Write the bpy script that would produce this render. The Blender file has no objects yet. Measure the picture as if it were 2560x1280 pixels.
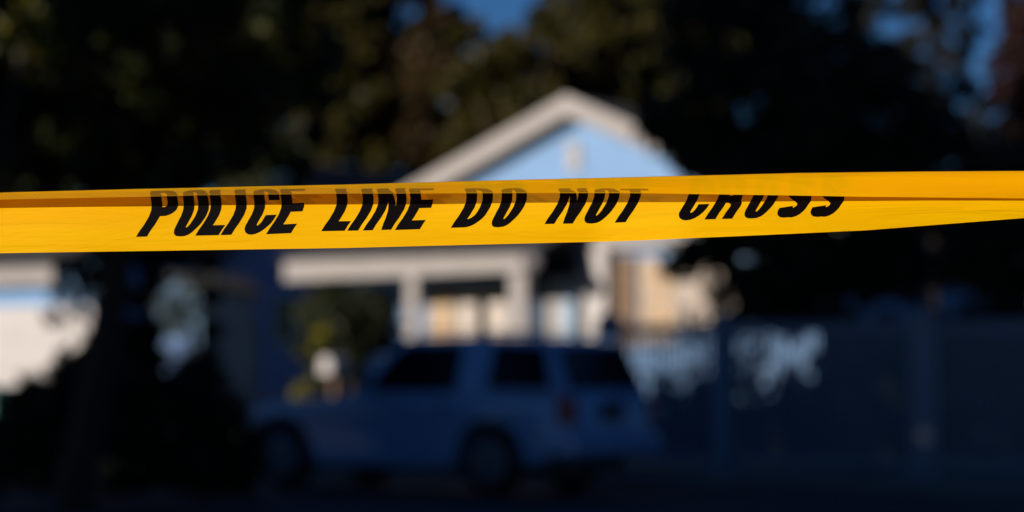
import bpy, bmesh, math, random
import numpy as np
from mathutils import Vector, Matrix
R = math.radians
random.seed(7)
rng = np.random.default_rng(11)
scene = bpy.context.scene
col = scene.collection

# ---------------------------------------------------------------- camera, light, exposure
EYE = 1.6; FPX = 6044.0; PITCH = math.atan(260 / FPX)
cd = bpy.data.cameras.new('camera'); cam = bpy.data.objects.new('camera', cd); col.objects.link(cam)
cd.lens = 85.0; cd.sensor_width = 36.0; cd.clip_start = 0.05; cd.clip_end = 3000
cam.location = (0, 0, EYE); cam.rotation_euler = (R(90) + PITCH, 0, 0)
cd.dof.use_dof = True; cd.dof.focus_distance = 2.0; cd.dof.aperture_fstop = 4.3
cd.dof.aperture_blades = 0
scene.camera = cam

SUN_EL = R(13); SX, SY = -0.64, -0.768
world = bpy.data.worlds.new('World'); scene.world = world; world.use_nodes = True
wn = world.node_tree.nodes; wl = world.node_tree.links; wn.clear()
sky = wn.new('ShaderNodeTexSky'); sky.sky_type = 'NISHITA'; sky.sun_disc = False
sky.sun_elevation = SUN_EL; sky.sun_rotation = math.atan2(SX, SY) % (2 * math.pi)
sky.air_density = 1.0; sky.dust_density = 0.2; sky.ozone_density = 4.0
hs = wn.new('ShaderNodeHueSaturation'); hs.inputs['Saturation'].default_value = 0.95
bg = wn.new('ShaderNodeBackground'); bg.inputs['Strength'].default_value = 0.05
wo = wn.new('ShaderNodeOutputWorld')
tint = wn.new('ShaderNodeMix'); tint.data_type = 'RGBA'; tint.blend_type = 'MULTIPLY'; tint.inputs[0].default_value = 1.0
tint.inputs[7].default_value = (0.30, 0.56, 0.95, 1)
wl.new(sky.outputs[0], hs.inputs['Color']); wl.new(hs.outputs[0], tint.inputs[6]); wl.new(tint.outputs[2], bg.inputs['Color']); wl.new(bg.outputs[0], wo.inputs['Surface'])
sd = bpy.data.lights.new('sun', 'SUN'); sd.energy = 5.0; sd.angle = R(0.53); sd.color = (1.0, 0.885, 0.77)
sun = bpy.data.objects.new('sun', sd); col.objects.link(sun); sun.location = (-20, -24, 14)
SUNV = Vector((SX * math.cos(SUN_EL), SY * math.cos(SUN_EL), math.sin(SUN_EL))).normalized()
sun.rotation_euler = SUNV.to_track_quat('Z', 'Y').to_euler()
scene.view_settings.view_transform = 'Standard'; scene.view_settings.look = 'None'
scene.view_settings.exposure = 0.2; scene.view_settings.gamma = 1.0
scene.render.engine = 'CYCLES'
scene.cycles.max_bounces = 8; scene.cycles.transparent_max_bounces = 8

# ---------------------------------------------------------------- helpers
cp, sp = math.cos(PITCH), math.sin(PITCH)
def ray(px, py):
    a = (px - 1280) / FPX; b = (640 - py) / FPX
    return Vector((a, cp - b * sp, sp + b * cp))
def P(px, py, Y):
    d = ray(px, py); return Vector((d.x * Y / d.y, Y, EYE + d.z * Y / d.y))
YAW = R(33)
EH = Vector((math.cos(YAW), -math.sin(YAW), 0)); NH = Vector((math.sin(YAW), math.cos(YAW), 0))
def loc(px, py, b, base):
    """pixel -> (X along the facade, Z) on the plane at depth b of a thing standing at base"""
    d = ray(px, py); o = Vector((0, 0, EYE))
    t = (b - (o - base).dot(NH)) / d.dot(NH)
    p = o + d * t
    return (p - base).dot(EH), p.z - base.z

def mat(name, color, rough=0.6, var=0.15, scale=6.0, bump=0.0, metallic=0.0, spec=0.5, island=False, coat=0.0, wave=None):
    m = bpy.data.materials.new(name); m.use_nodes = True
    n = m.node_tree.nodes; l = m.node_tree.links
    b = n['Principled BSDF']
    b.inputs['Roughness'].default_value = rough; b.inputs['Metallic'].default_value = metallic
    b.inputs['Specular IOR Level'].default_value = spec
    b.inputs['Coat Weight'].default_value = coat
    tc = n.new('ShaderNodeTexCoord'); no = n.new('ShaderNodeTexNoise'); no.inputs['Scale'].default_value = scale
    no.inputs['Detail'].default_value = 6
    l.new(tc.outputs['Object'], no.inputs['Vector'])
    cr = n.new('ShaderNodeValToRGB')
    c = Vector(color)
    cr.color_ramp.elements[0].position = 0.3; cr.color_ramp.elements[1].position = 0.7
    cr.color_ramp.elements[0].color = (*(c * (1 - var)), 1); cr.color_ramp.elements[1].color = (*(c * (1 + var)), 1)
    l.new(no.outputs['Fac'], cr.inputs[0])
    out = cr.outputs[0]
    l.new(out, b.inputs['Base Color'])
    if bump or wave:
        bp = n.new('ShaderNodeBump'); bp.inputs['Strength'].default_value = bump or 0.6; bp.inputs['Distance'].default_value = 0.02
        if wave:
            w = n.new('ShaderNodeTexWave'); w.wave_type = 'BANDS'; w.bands_direction = wave[0]; w.wave_profile = 'SAW'
            w.inputs['Scale'].default_value = wave[1]; l.new(tc.outputs['Object'], w.inputs['Vector']); l.new(w.outputs['Fac'], bp.inputs['Height'])
        else: l.new(no.outputs['Fac'], bp.inputs['Height'])
        l.new(bp.outputs[0], b.inputs['Normal'])
    return m

def leaf_mat(name, cols, transl=0.25):
    m = bpy.data.materials.new(name); m.use_nodes = True
    n = m.node_tree.nodes; l = m.node_tree.links; n.clear()
    g = n.new('ShaderNodeNewGeometry'); cr = n.new('ShaderNodeValToRGB')
    l.new(g.outputs['Random Per Island'], cr.inputs[0])
    e = cr.color_ramp.elements
    while len(e) < len(cols): e.new(0.5)
    for i, c in enumerate(cols): e[i].position = i / max(1, len(cols) - 1); e[i].color = (*c, 1)
    b = n.new('ShaderNodeBsdfPrincipled'); b.inputs['Roughness'].default_value = 0.55; b.inputs['Specular IOR Level'].default_value = 0.3
    t = n.new('ShaderNodeBsdfTranslucent'); mx = n.new('ShaderNodeMixShader'); mx.inputs[0].default_value = transl
    o = n.new('ShaderNodeOutputMaterial')
    l.new(cr.outputs[0], b.inputs['Base Color']); l.new(cr.outputs[0], t.inputs['Color'])
    l.new(b.outputs[0], mx.inputs[1]); l.new(t.outputs[0], mx.inputs[2]); l.new(mx.outputs[0], o.inputs['Surface'])
    return m

def link(name, me, m, parent=None, loc_=None, smooth=False):
    me.name = name
    o = bpy.data.objects.new(name, me); col.objects.link(o)
    if m is not None and len(me.materials) == 0: me.materials.append(m)
    if parent is not None: o.parent = parent
    if loc_ is not None: o.location = loc_
    if smooth: me.polygons.foreach_set('use_smooth', [True] * len(me.polygons))
    return o
def thing(name, label, cat, location=(0, 0, 0), rz=0.0, group=None):
    o = bpy.data.objects.new(name, None); col.objects.link(o); o.location = location; o.rotation_euler = (0, 0, rz)
    o['label'] = label; o['category'] = cat
    if group: o['group'] = group
    return o
def finish(name, bm, m, parent=None, bev=0.0, smooth=False):
    bmesh.ops.recalc_face_normals(bm, faces=bm.faces[:])
    me = bpy.data.meshes.new(name); bm.to_mesh(me); bm.free()
    o = link(name, me, m, parent, smooth=smooth)
    if bev:
        md = o.modifiers.new('bevel', 'BEVEL'); md.width = bev; md.segments = 3; md.limit_method = 'ANGLE'; md.angle_limit = R(30)
    return o
def bx(bm, x0, x1, y0, y1, z0, z1):
    vs = [bm.verts.new(p) for p in ((x0,y0,z0),(x1,y0,z0),(x1,y1,z0),(x0,y1,z0),(x0,y0,z1),(x1,y0,z1),(x1,y1,z1),(x0,y1,z1))]
    for f in ((0,3,2,1),(4,5,6,7),(0,1,5,4),(1,2,6,5),(2,3,7,6),(3,0,4,7)): bm.faces.new([vs[i] for i in f])
def box(name, dims, m, parent=None, bev=0.0):
    bm = bmesh.new(); bx(bm, *dims); return finish(name, bm, m, parent, bev)
def prism(bm, pts, axis, a0, a1, f=None):
    """pts polygon in the two remaining axes, extruded from a0 to a1"""
    def mk(p, a):
        if axis == 'y': v = (p[0], a, p[1])
        elif axis == 'x': v = (a, p[0], p[1])
        else: v = (p[0], p[1], a)
        return f(v) if f else v
    A = [bm.verts.new(mk(p, a0)) for p in pts]; B = [bm.verts.new(mk(p, a1)) for p in pts]
    bm.faces.new(A); bm.faces.new(B[::-1])
    n = len(pts)
    for i in range(n): bm.faces.new((A[i], A[(i+1) % n], B[(i+1) % n], B[i]))
def tube(bm, pts, rads, seg=10, cap=True):
    rings = []
    for i, p in enumerate(pts):
        p = Vector(p)
        d = (Vector(pts[min(i+1, len(pts)-1)]) - Vector(pts[max(i-1, 0)])).normalized()
        q = d.to_track_quat('Z', 'Y')
        rings.append([bm.verts.new(p + q @ Vector((math.cos(t)*rads[i], math.sin(t)*rads[i], 0))) for t in [2*math.pi*k/seg for k in range(seg)]])
    for a, b in zip(rings, rings[1:]):
        for k in range(seg): bm.faces.new((a[k], a[(k+1) % seg], b[(k+1) % seg], b[k]))
    if cap: bm.faces.new(rings[0][::-1]); bm.faces.new(rings[-1])
def lathe(bm, prof, c, axis='y', seg=28):
    rings = []
    for r, h in prof:
        ring = []
        for k in range(seg):
            t = 2*math.pi*k/seg; a, b = r*math.cos(t), r*math.sin(t)
            v = (c[0]+a, c[1]+h, c[2]+b) if axis == 'y' else (c[0]+a, c[1]+b, c[2]+h)
            ring.append(bm.verts.new(v))
        rings.append(ring)
    for a, b in zip(rings, rings[1:]):
        for k in range(seg): bm.faces.new((a[k], a[(k+1) % seg], b[(k+1) % seg], b[k]))
    bm.faces.new(rings[0][::-1]); bm.faces.new(rings[-1])

# ---------------------------------------------------------------- materials
M = {}
M['asphalt'] = mat('asphalt', (0.025, 0.026, 0.03), 0.9, 0.25, 3, 0.3)
M['concrete'] = mat('concrete', (0.16, 0.155, 0.15), 0.9, 0.15, 4, 0.2)
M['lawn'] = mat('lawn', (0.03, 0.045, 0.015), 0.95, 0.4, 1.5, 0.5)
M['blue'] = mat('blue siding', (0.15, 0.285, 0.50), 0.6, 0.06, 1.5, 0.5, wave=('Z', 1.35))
M['trim'] = mat('weathered white trim', (0.29, 0.27, 0.255), 0.55, 0.08, 3)
M['white'] = mat('bright white paint', (0.44, 0.42, 0.41), 0.5, 0.05, 3)
M['roof'] = mat('grey shingles', (0.038, 0.036, 0.036), 0.9, 0.3, 8, 0.5, wave=('Z', 2.2))
M['roofpale'] = mat('faded shingles', (0.085, 0.073, 0.075), 0.9, 0.3, 8, 0.5, wave=('Z', 2.2))
M['tan'] = mat('tan curtain', (0.48, 0.35, 0.22), 0.8, 0.2, 4)
M['cream'] = mat('cream curtain', (0.56, 0.50, 0.44), 0.8, 0.15, 4)
M['brown'] = mat('brown wood', (0.12, 0.07, 0.035), 0.6, 0.25, 5)
M['glass'] = mat('dark window glass', (0.006, 0.008, 0.012), 0.12, 0.1, 1, spec=0.4)
M['dark'] = mat('dark metal', (0.012, 0.015, 0.025), 0.4, 0.1, 5)
M['bark'] = mat('bark', (0.045, 0.032, 0.022), 0.95, 0.4, 9, 0.8)
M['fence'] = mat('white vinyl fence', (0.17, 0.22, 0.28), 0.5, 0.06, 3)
M['paint'] = mat('pale blue-grey car paint', (0.17, 0.36, 0.64), 0.3, 0.03, 1, coat=0.6)
M['carglass'] = mat('tinted car glass', (0.003, 0.004, 0.009), 0.15, 0.05, 1, spec=0.15)
M['rubber'] = mat('tyre rubber', (0.012, 0.012, 0.013), 0.85, 0.2, 20)
M['rim'] = mat('alloy rim', (0.14, 0.16, 0.2), 0.5, 0.05, 3, metallic=0.2)
M['redlens'] = mat('red tail light', (0.30, 0.012, 0.015), 0.25, 0.1, 20)
M['lampglass'] = mat('headlight glass', (0.4, 0.42, 0.45), 0.15, 0.05, 20)
M['plate'] = mat('number plate', (0.035, 0.035, 0.045), 0.5, 0.3, 9)
M['bin'] = mat('green plastic', (0.05, 0.19, 0.12), 0.5, 0.08, 4)
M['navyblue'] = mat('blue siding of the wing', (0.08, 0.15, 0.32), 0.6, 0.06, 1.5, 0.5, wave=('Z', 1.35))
M['pale'] = mat('pale blue paint', (0.30, 0.42, 0.55), 0.6, 0.1, 2)
M['pink'] = mat('pink paint', (0.33, 0.22, 0.22), 0.6, 0.1, 2)
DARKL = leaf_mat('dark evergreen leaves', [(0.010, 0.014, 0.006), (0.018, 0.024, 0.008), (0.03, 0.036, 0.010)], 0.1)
OLIVE = leaf_mat('olive leaves', [(0.022, 0.018, 0.003), (0.034, 0.030, 0.004), (0.048, 0.040, 0.005), (0.060, 0.055, 0.006)])
BROWNL = leaf_mat('brown autumn leaves', [(0.03, 0.016, 0.006), (0.055, 0.030, 0.010), (0.05, 0.045, 0.012)])
REDL = leaf_mat('maroon leaves', [(0.014, 0.004, 0.004), (0.028, 0.006, 0.006), (0.022, 0.010, 0.006)])
YELL = leaf_mat('yellow green leaves', [(0.16, 0.14, 0.008), (0.24, 0.21, 0.02), (0.12, 0.13, 0.02)])
MIDL = leaf_mat('mid green leaves', [(0.03, 0.05, 0.01), (0.05, 0.08, 0.015), (0.07, 0.09, 0.02)])

# ---------------------------------------------------------------- setting
def sheet(name, pts, z, m):
    bm = bmesh.new(); bm.faces.new([bm.verts.new((p[0], p[1], z)) for p in pts])
    o = finish(name, bm, m); o['kind'] = 'structure'; return o
def ab(a, b): v = EH * a + NH * b; return (v.x, v.y)
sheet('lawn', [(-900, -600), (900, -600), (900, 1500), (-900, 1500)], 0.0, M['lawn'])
sheet('road', [ab(-400, 4), ab(400, 4), ab(400, 26.9), ab(-400, 26.9)], 0.004, M['asphalt'])
def slab(name, a0, a1, b0, b1, z, m, bev=0.0):
    bm = bmesh.new(); bx(bm, a0, a1, b0, b1, -0.05, z); o = finish(name, bm, m, None, bev); o.rotation_euler = (0, 0, -YAW); o['kind'] = 'structure'; return o
slab('kerb', -300, 300, 26.9, 27.05, 0.13, M['concrete'], 0.02)
slab('pavement', -300, 300, 27.06, 28.3, 0.11, M['concrete'])
slab('near_pavement', -300, 300, 2.4, 4.0, 0.12, M['concrete'], 0.02)

# ---------------------------------------------------------------- caution tape
TY = 2.0
def ip(x, tab):
    return float(np.interp(x, [t[0] for t in tab], [t[1] for t in tab]))
YB = [(-6000, 660), (0, 633), (430, 626.5), (860, 620), (1300, 609), (1560, 603), (1900, 588), (2162, 576), (2560, 545), (3200, 510), (8000, 560)]
YT = [(-6000, 540), (0, 481), (350, 472), (860, 461), (1300, 449), (1560, 443), (2000, 432), (2300, 428.5), (2560, 427), (3200, 432), (8000, 470)]
YF = [(-6000, 560), (0, 499), (350, 492), (500, 488), (860, 484), (1300, 482.5), (1560, 482.5), (2000, 489), (2162, 492), (2560, 496), (3200, 500), (8000, 520)]
GP = [(-6000, 50), (0, 60), (500, 72), (1000, 78), (1300, 72), (1560, 66), (1800, 54), (2000, 44), (2162, 35), (2300, 28), (2560, 20), (3200, 6), (8000, 6)]   # how far the flap stands forward
S = TY / FPX
WT = 230.0
def smooth_noise(x, y, s):
    return math.sin(x * 0.0041 + s) * math.sin(y * 0.021 + s * 1.7 + x * 0.0023) + 0.5 * math.sin(x * 0.0107 + s * 2.1 + y * 0.017)
NP = 26; NF = 22
_cache = {}
def section(u):
    """profile of the tape across its width at pixel column u: list of (arc length px, forward px, image row)"""
    k = round(u, 2)
    if k in _cache: return _cache[k]
    yb, yt, yf, g = ip(u, YB), ip(u, YT), ip(u, YF), ip(u, GP)
    pts = []
    r = 5.0
    for i in range(NP + 1):
        t = i / NP
        y = yb + (yt + 2.0 - yb) * t
        # the lower edge leans away, the middle bellies forward, a lengthwise crease at about 45 %
        cre = ip(u, [(900, 0.0), (1300, 1.0), (1800, 1.6), (2300, 0.6), (2560, 0.0)])
        f = 8 * (1 - t) + 1.5 * math.sin(math.pi * t) + 1.6 * smooth_noise(u, y, 1.0) + cre * 2.2 * math.exp(-((t - 0.47) / 0.05) ** 2)
        if u > 1700: f += min(1.5, (u - 1700) / 800) * 2.5 * math.sin(math.pi * t) - min(1.2, (u - 1700) / 600) * 9 * (1 - t) ** 2
        pts.append((f, y))
    f0 = pts[-1][0]
    d = yf - yt
    bulge = ip(u, [(0, 3), (600, 0), (1400, 2), (2000, 12), (2560, 26)])
    for i in range(1, NF + 1):
        t = i / NF
        # quadratic bezier from the fold forward and down to the free edge
        c = (f0 + g * 0.5 + bulge, yt + 1.0 + d * (0.42 - 0.3 * min(1, max(0, (u - 1300) / 700))))
        x = (1-t)**2 * f0 + 2*t*(1-t) * c[0] + t*t * (f0 + g)
        y = (1-t)**2 * (yt + 2.0) + 2*t*(1-t) * c[1] + t*t * yf
        x += 1.2 * smooth_noise(u, 700 + t * 60, 2.3) * t * min(1, 60 / (10 + abs(f0 + g - x + 30)))
        pts.append((x, y))
    P_ = np.array(pts)
    for _ in range(3):
        P_[1:-1] = 0.5 * P_[1:-1] + 0.25 * (P_[:-2] + P_[2:])
    # raise the fold back to its measured row
    top = P_[:, 1].min()
    w_ = np.exp(-((np.arange(len(P_)) - NP) / 5.0) ** 2)
    P_[:, 1] -= (top - yt) * w_
    L = np.concatenate([[0], np.cumsum(np.hypot(np.diff(P_[:, 0]), np.diff(P_[:, 1])))])
    _cache[k] = (P_, L); return _cache[k]
def surf(u, idx):
    P_, L = section(u); f, y = P_[idx]
    return P(u, y, TY - f * S)
us = list(np.concatenate([np.arange(-5200, -60, 120), np.arange(-60, 2640, 10), np.arange(2640, 7800, 120)]))
n_idx = NP + NF + 1
verts = [surf(u, i) for u in us for i in range(n_idx)]
faces = [(a*n_idx+i, (a+1)*n_idx+i, (a+1)*n_idx+i+1, a*n_idx+i+1) for a in range(len(us)-1) for i in range(n_idx-1)]
me = bpy.data.meshes.new('film'); me.from_pydata(verts, [], faces)
tm = bpy.data.materials.new('yellow polythene film'); tm.use_nodes = True
n = tm.node_tree.nodes; l = tm.node_tree.links; n.clear()
tc = n.new('ShaderNodeTexCoord'); mp = n.new('ShaderNodeMapping'); mp.inputs['Scale'].default_value = (3, 3, 40)
no = n.new('ShaderNodeTexNoise'); no.inputs['Scale'].default_value = 1.6; no.inputs['Detail'].default_value = 4
cr = n.new('ShaderNodeValToRGB'); cr.color_ramp.elements[0].color = (0.96, 0.51, 0.0, 1); cr.color_ramp.elements[1].color = (1.0, 0.56, 0.0, 1)
cr.color_ramp.elements[0].position = 0.35; cr.color_ramp.elements[1].position = 0.65
no2 = n.new('ShaderNodeTexNoise'); no2.inputs['Scale'].default_value = 2.5; no2.inputs['Detail'].default_value = 3
bp = n.new('ShaderNodeBump'); bp.inputs['Strength'].default_value = 0.35; bp.inputs['Distance'].default_value = 0.0015
b = n.new('ShaderNodeBsdfPrincipled'); b.inputs['Roughness'].default_value = 0.38; b.inputs['Specular IOR Level'].default_value = 0.09
t = n.new('ShaderNodeBsdfTranslucent'); t.inputs['Color'].default_value = (0.95, 0.36, 0.0, 1)
tr = n.new('ShaderNodeBsdfTransparent'); tr.inputs['Color'].default_value = (0.85, 0.42, 0.02, 1)
m1 = n.new('ShaderNodeMixShader'); m1.inputs[0].default_value = 0.15
m2 = n.new('ShaderNodeMixShader'); m2.inputs[0].default_value = 0.25
o_ = n.new('ShaderNodeOutputMaterial')
l.new(tc.outputs['Object'], mp.inputs['Vector']); l.new(mp.outputs[0], no.inputs['Vector']); l.new(mp.outputs[0], no2.inputs['Vector'])
l.new(no.outputs['Fac'], cr.inputs[0]); ge = n.new('ShaderNodeNewGeometry'); mm_ = n.new('ShaderNodeMix'); mm_.data_type = 'RGBA'; mm_.blend_type = 'MULTIPLY'; mm_.inputs[7].default_value = (0.86, 0.81, 0.8, 1)  # duller reverse of the film, tinted darker to deepen the flap's shade
no3 = n.new('ShaderNodeTexNoise'); no3.inputs['Scale'].default_value = 9; no3.inputs['Detail'].default_value = 5; no3.inputs['Distortion'].default_value = 1.5
mp3 = n.new('ShaderNodeMapping'); mp3.inputs['Scale'].default_value = (0.8, 1, 7); mp3.inputs['Rotation'].default_value = (0, 0.12, 0)
l.new(tc.outputs['Object'], mp3.inputs['Vector']); l.new(mp3.outputs[0], no3.inputs['Vector'])
bp3 = n.new('ShaderNodeBump'); bp3.inputs['Strength'].default_value = 0.45; bp3.inputs['Distance'].default_value = 0.004
l.new(no3.outputs['Fac'], bp3.inputs['Height']); l.new(bp3.outputs[0], bp.inputs['Normal'])
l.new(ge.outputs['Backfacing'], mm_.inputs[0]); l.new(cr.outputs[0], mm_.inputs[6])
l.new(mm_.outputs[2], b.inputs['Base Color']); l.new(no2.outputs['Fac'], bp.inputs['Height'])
l.new(bp.outputs[0], b.inputs['Normal'])
l.new(b.outputs[0], m1.inputs[1]); l.new(t.outputs[0], m1.inputs[2]); l.new(m1.outputs[0], m2.inputs[1]); l.new(tr.outputs[0], m2.inputs[2]); l.new(m2.outputs[0], o_.inputs['Surface'])
tape = thing('barrier_tape', 'yellow barrier tape with black lettering, folded over along its top and stretched across the view', 'tape', (0, 0, 0))
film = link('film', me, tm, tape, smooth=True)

# lettering: outlines in a unit-high alphabet
def rr(cx, cy, hx, hy, n_=28, e=2.9):
    out = []
    for k in range(n_):
        a = 2*math.pi*k/n_; c, s_ = math.cos(a), math.sin(a)
        out.append((cx + hx*math.copysign(abs(c)**(2/e), c), cy + hy*math.copysign(abs(s_)**(2/e), s_)))
    return out
Wd = 0.47; ST = 0.20; HB = 0.165
def arc(cx, cy, rx, ry, a0, a1, n_=9): return [(cx + rx*math.cos(R(a0+(a1-a0)*k/n_)), cy + ry*math.sin(R(a0+(a1-a0)*k/n_))) for k in range(n_+1)]
def stroke(pts, w):
    Lf, Rt = [], []
    for i, p in enumerate(pts):
        a = pts[max(0, i-1)]; b_ = pts[min(len(pts)-1, i+1)]
        dx, dy = b_[0]-a[0], b_[1]-a[1]; q = math.hypot(dx, dy); nx, ny = -dy/q, dx/q
        ww = w * (abs(nx) * ST/HB + abs(ny)) * 0.5 / 1.0
        Lf.append((p[0]+nx*ww, p[1]+ny*ww)); Rt.append((p[0]-nx*ww, p[1]-ny*ww))
    return Lf + Rt[::-1]
rx = Wd/2
GL = {
 'I': [[(0,0),(ST,0),(ST,1),(0,1)]],
 'L': [[(0,0),(0.43,0),(0.43,HB*1.15),(ST,HB*1.15),(ST,1),(0,1)]],
 'E': [[(0,0),(0.46,0),(0.46,HB*1.1),(ST,HB*1.1),(ST,0.42),(0.42,0.42),(0.42,0.42+HB),(ST,0.42+HB),(ST,1-HB),(0.46,1-HB),(0.46,1),(0,1)]],
 'T': [[(0.16,0),(0.16+ST,0),(0.16+ST,1-HB),(0.52,1-HB),(0.52,1),(0,1),(0,1-HB),(0.16,1-HB)]],
 'N': [[(0,0),(ST*0.9,0),(ST*0.9,0.56),(0.34,0),(0.52,0),(0.52,1),(0.52-ST*0.9,1),(0.52-ST*0.9,0.46),(ST,1),(0,1)]],
 'O': [rr(rx,0.5,rx,0.51), rr(rx,0.5,rx-ST,0.51-HB)],
 'D': [[(0,0)]+arc(0.24,0.26,0.25,0.26,-90,0)+arc(0.24,0.74,0.25,0.26,0,90)+[(0,1)],
       [(ST,HB)]+arc(0.20,0.30,0.10,0.30-HB,-90,0)+arc(0.20,0.70,0.10,0.30-HB,0,90)+[(ST,1-HB)]],
 'P': [[(0,0),(ST,0),(ST,0.37)]+arc(0.26,0.58,0.23,0.21,-90,0)+arc(0.26,0.79,0.23,0.21,0,90)+[(0,1)],
       [(ST,0.37+HB)]+arc(0.24,0.63,0.06,0.63-0.37-HB,-90,0)+arc(0.24,0.75,0.06,1-HB-0.75,0,90)+[(ST,1-HB)]],
 'R': [[(0,0),(ST,0),(ST,0.38),(0.22,0.38)]+arc(0.22,0.30,0.10,0.08,90,0,4)+[(0.32,0),(0.51,0),(0.51,0.30)]+arc(0.40,0.30,0.11,0.15,0,60,4)+arc(0.26,0.64,0.24,0.16,-40,0,3)+arc(0.26,0.79,0.24,0.21,0,90)+[(0,1)],
       [(ST,0.38+HB)]+arc(0.24,0.63,0.06,0.63-0.38-HB,-90,0,4)+arc(0.24,0.75,0.06,1-HB-0.75,0,90,4)+[(ST,1-HB)]],
}
o_out = arc(rx, 0.74, rx, 0.27, 0, 180, 10) + arc(rx, 0.26, rx, 0.27, 180, 360, 10)
i_out = arc(rx, 0.28, rx-ST, 0.28-HB, 0, -180, 8) + arc(rx, 0.72, rx-ST, 0.72-(1-0.73+HB)+0.0, 180, 0, 8)
GL['C'] = [[(Wd, 0.64)] + o_out + [(Wd, 0.36), (Wd-ST, 0.36)] + arc(rx, 0.26, rx-ST+0.0, 0.26-HB+0.0, 0, -180, 8) + arc(rx, 0.74, rx-ST, 0.26-HB, 180, 0, 8) + [(Wd-ST, 0.64)]]
SPATH = arc(0.24, 0.72, 0.14, 0.19, -8, 180, 12) + [(0.107, 0.64), (0.14, 0.575), (0.20, 0.525), (0.28, 0.475), (0.34, 0.425), (0.373, 0.36)] + arc(0.235, 0.28, 0.14, 0.19, 0, -172, 12)
M['ink'] = mat('black ink', (0.003, 0.002, 0.002), 0.28, 0.1, 30, spec=0.12)
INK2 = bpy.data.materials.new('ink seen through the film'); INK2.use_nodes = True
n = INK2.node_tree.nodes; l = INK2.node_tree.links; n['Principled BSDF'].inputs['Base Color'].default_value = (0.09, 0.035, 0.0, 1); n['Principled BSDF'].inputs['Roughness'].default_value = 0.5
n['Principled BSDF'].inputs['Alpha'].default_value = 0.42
BASE = [(340, 592), (700, 585), (803, 578), (1050, 574), (1127, 569.5), (1290, 568), (1362, 560), (1600, 556), (1683, 551), (1850, 546), (2080, 540)]
LH = 146.0
LHT = [(340, 138), (700, 130), (1300, 126), (1600, 118), (1700, 108), (2080, 102)]
GH = [(340, 0.68), (700, 0.58), (1000, 0.40), (1300, 0.28), (1600, 0.16)]
SL = [(-5, -2), (0, 0), (15, 9), (30, 20), (50, 32), (66, 38), (80, 39), (95, 37), (110, 34), (150, 40)]
words = [('P',340),('O',420),('L',488),('I',551),('C',597),('E',665),('L',803),('I',868),('N',907),('E',987),('D',1127),('O',1215),
         ('N',1361),('O',1447),('T',1515),('C',1684),('R',1761),('O',1848),('S',1935),('S',2018)]
def text_point(u, w, sg=1):
    P_, L = section(round(u, 1))
    f = float(np.interp(w, L, P_[:, 0])); y = float(np.interp(w, L, P_[:, 1]))
    e = 2.0
    f2 = float(np.interp(w+e, L, P_[:, 0])); y2 = float(np.interp(w+e, L, P_[:, 1])); f1 = float(np.interp(w-e, L, P_[:, 0])); y1 = float(np.interp(w-e, L, P_[:, 1]))
    tx_, ty_ = f2-f1, -(y2-y1); q = math.hypot(tx_, ty_) or 1
    nf, nu = ty_/q, -tx_/q      # normal: forward when the panel is upright, down and back inside the flap
    off = sg * 0.00016 / S
    f += nf*off; y -= nu*off
    return P(u, y, TY - f*S)
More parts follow.
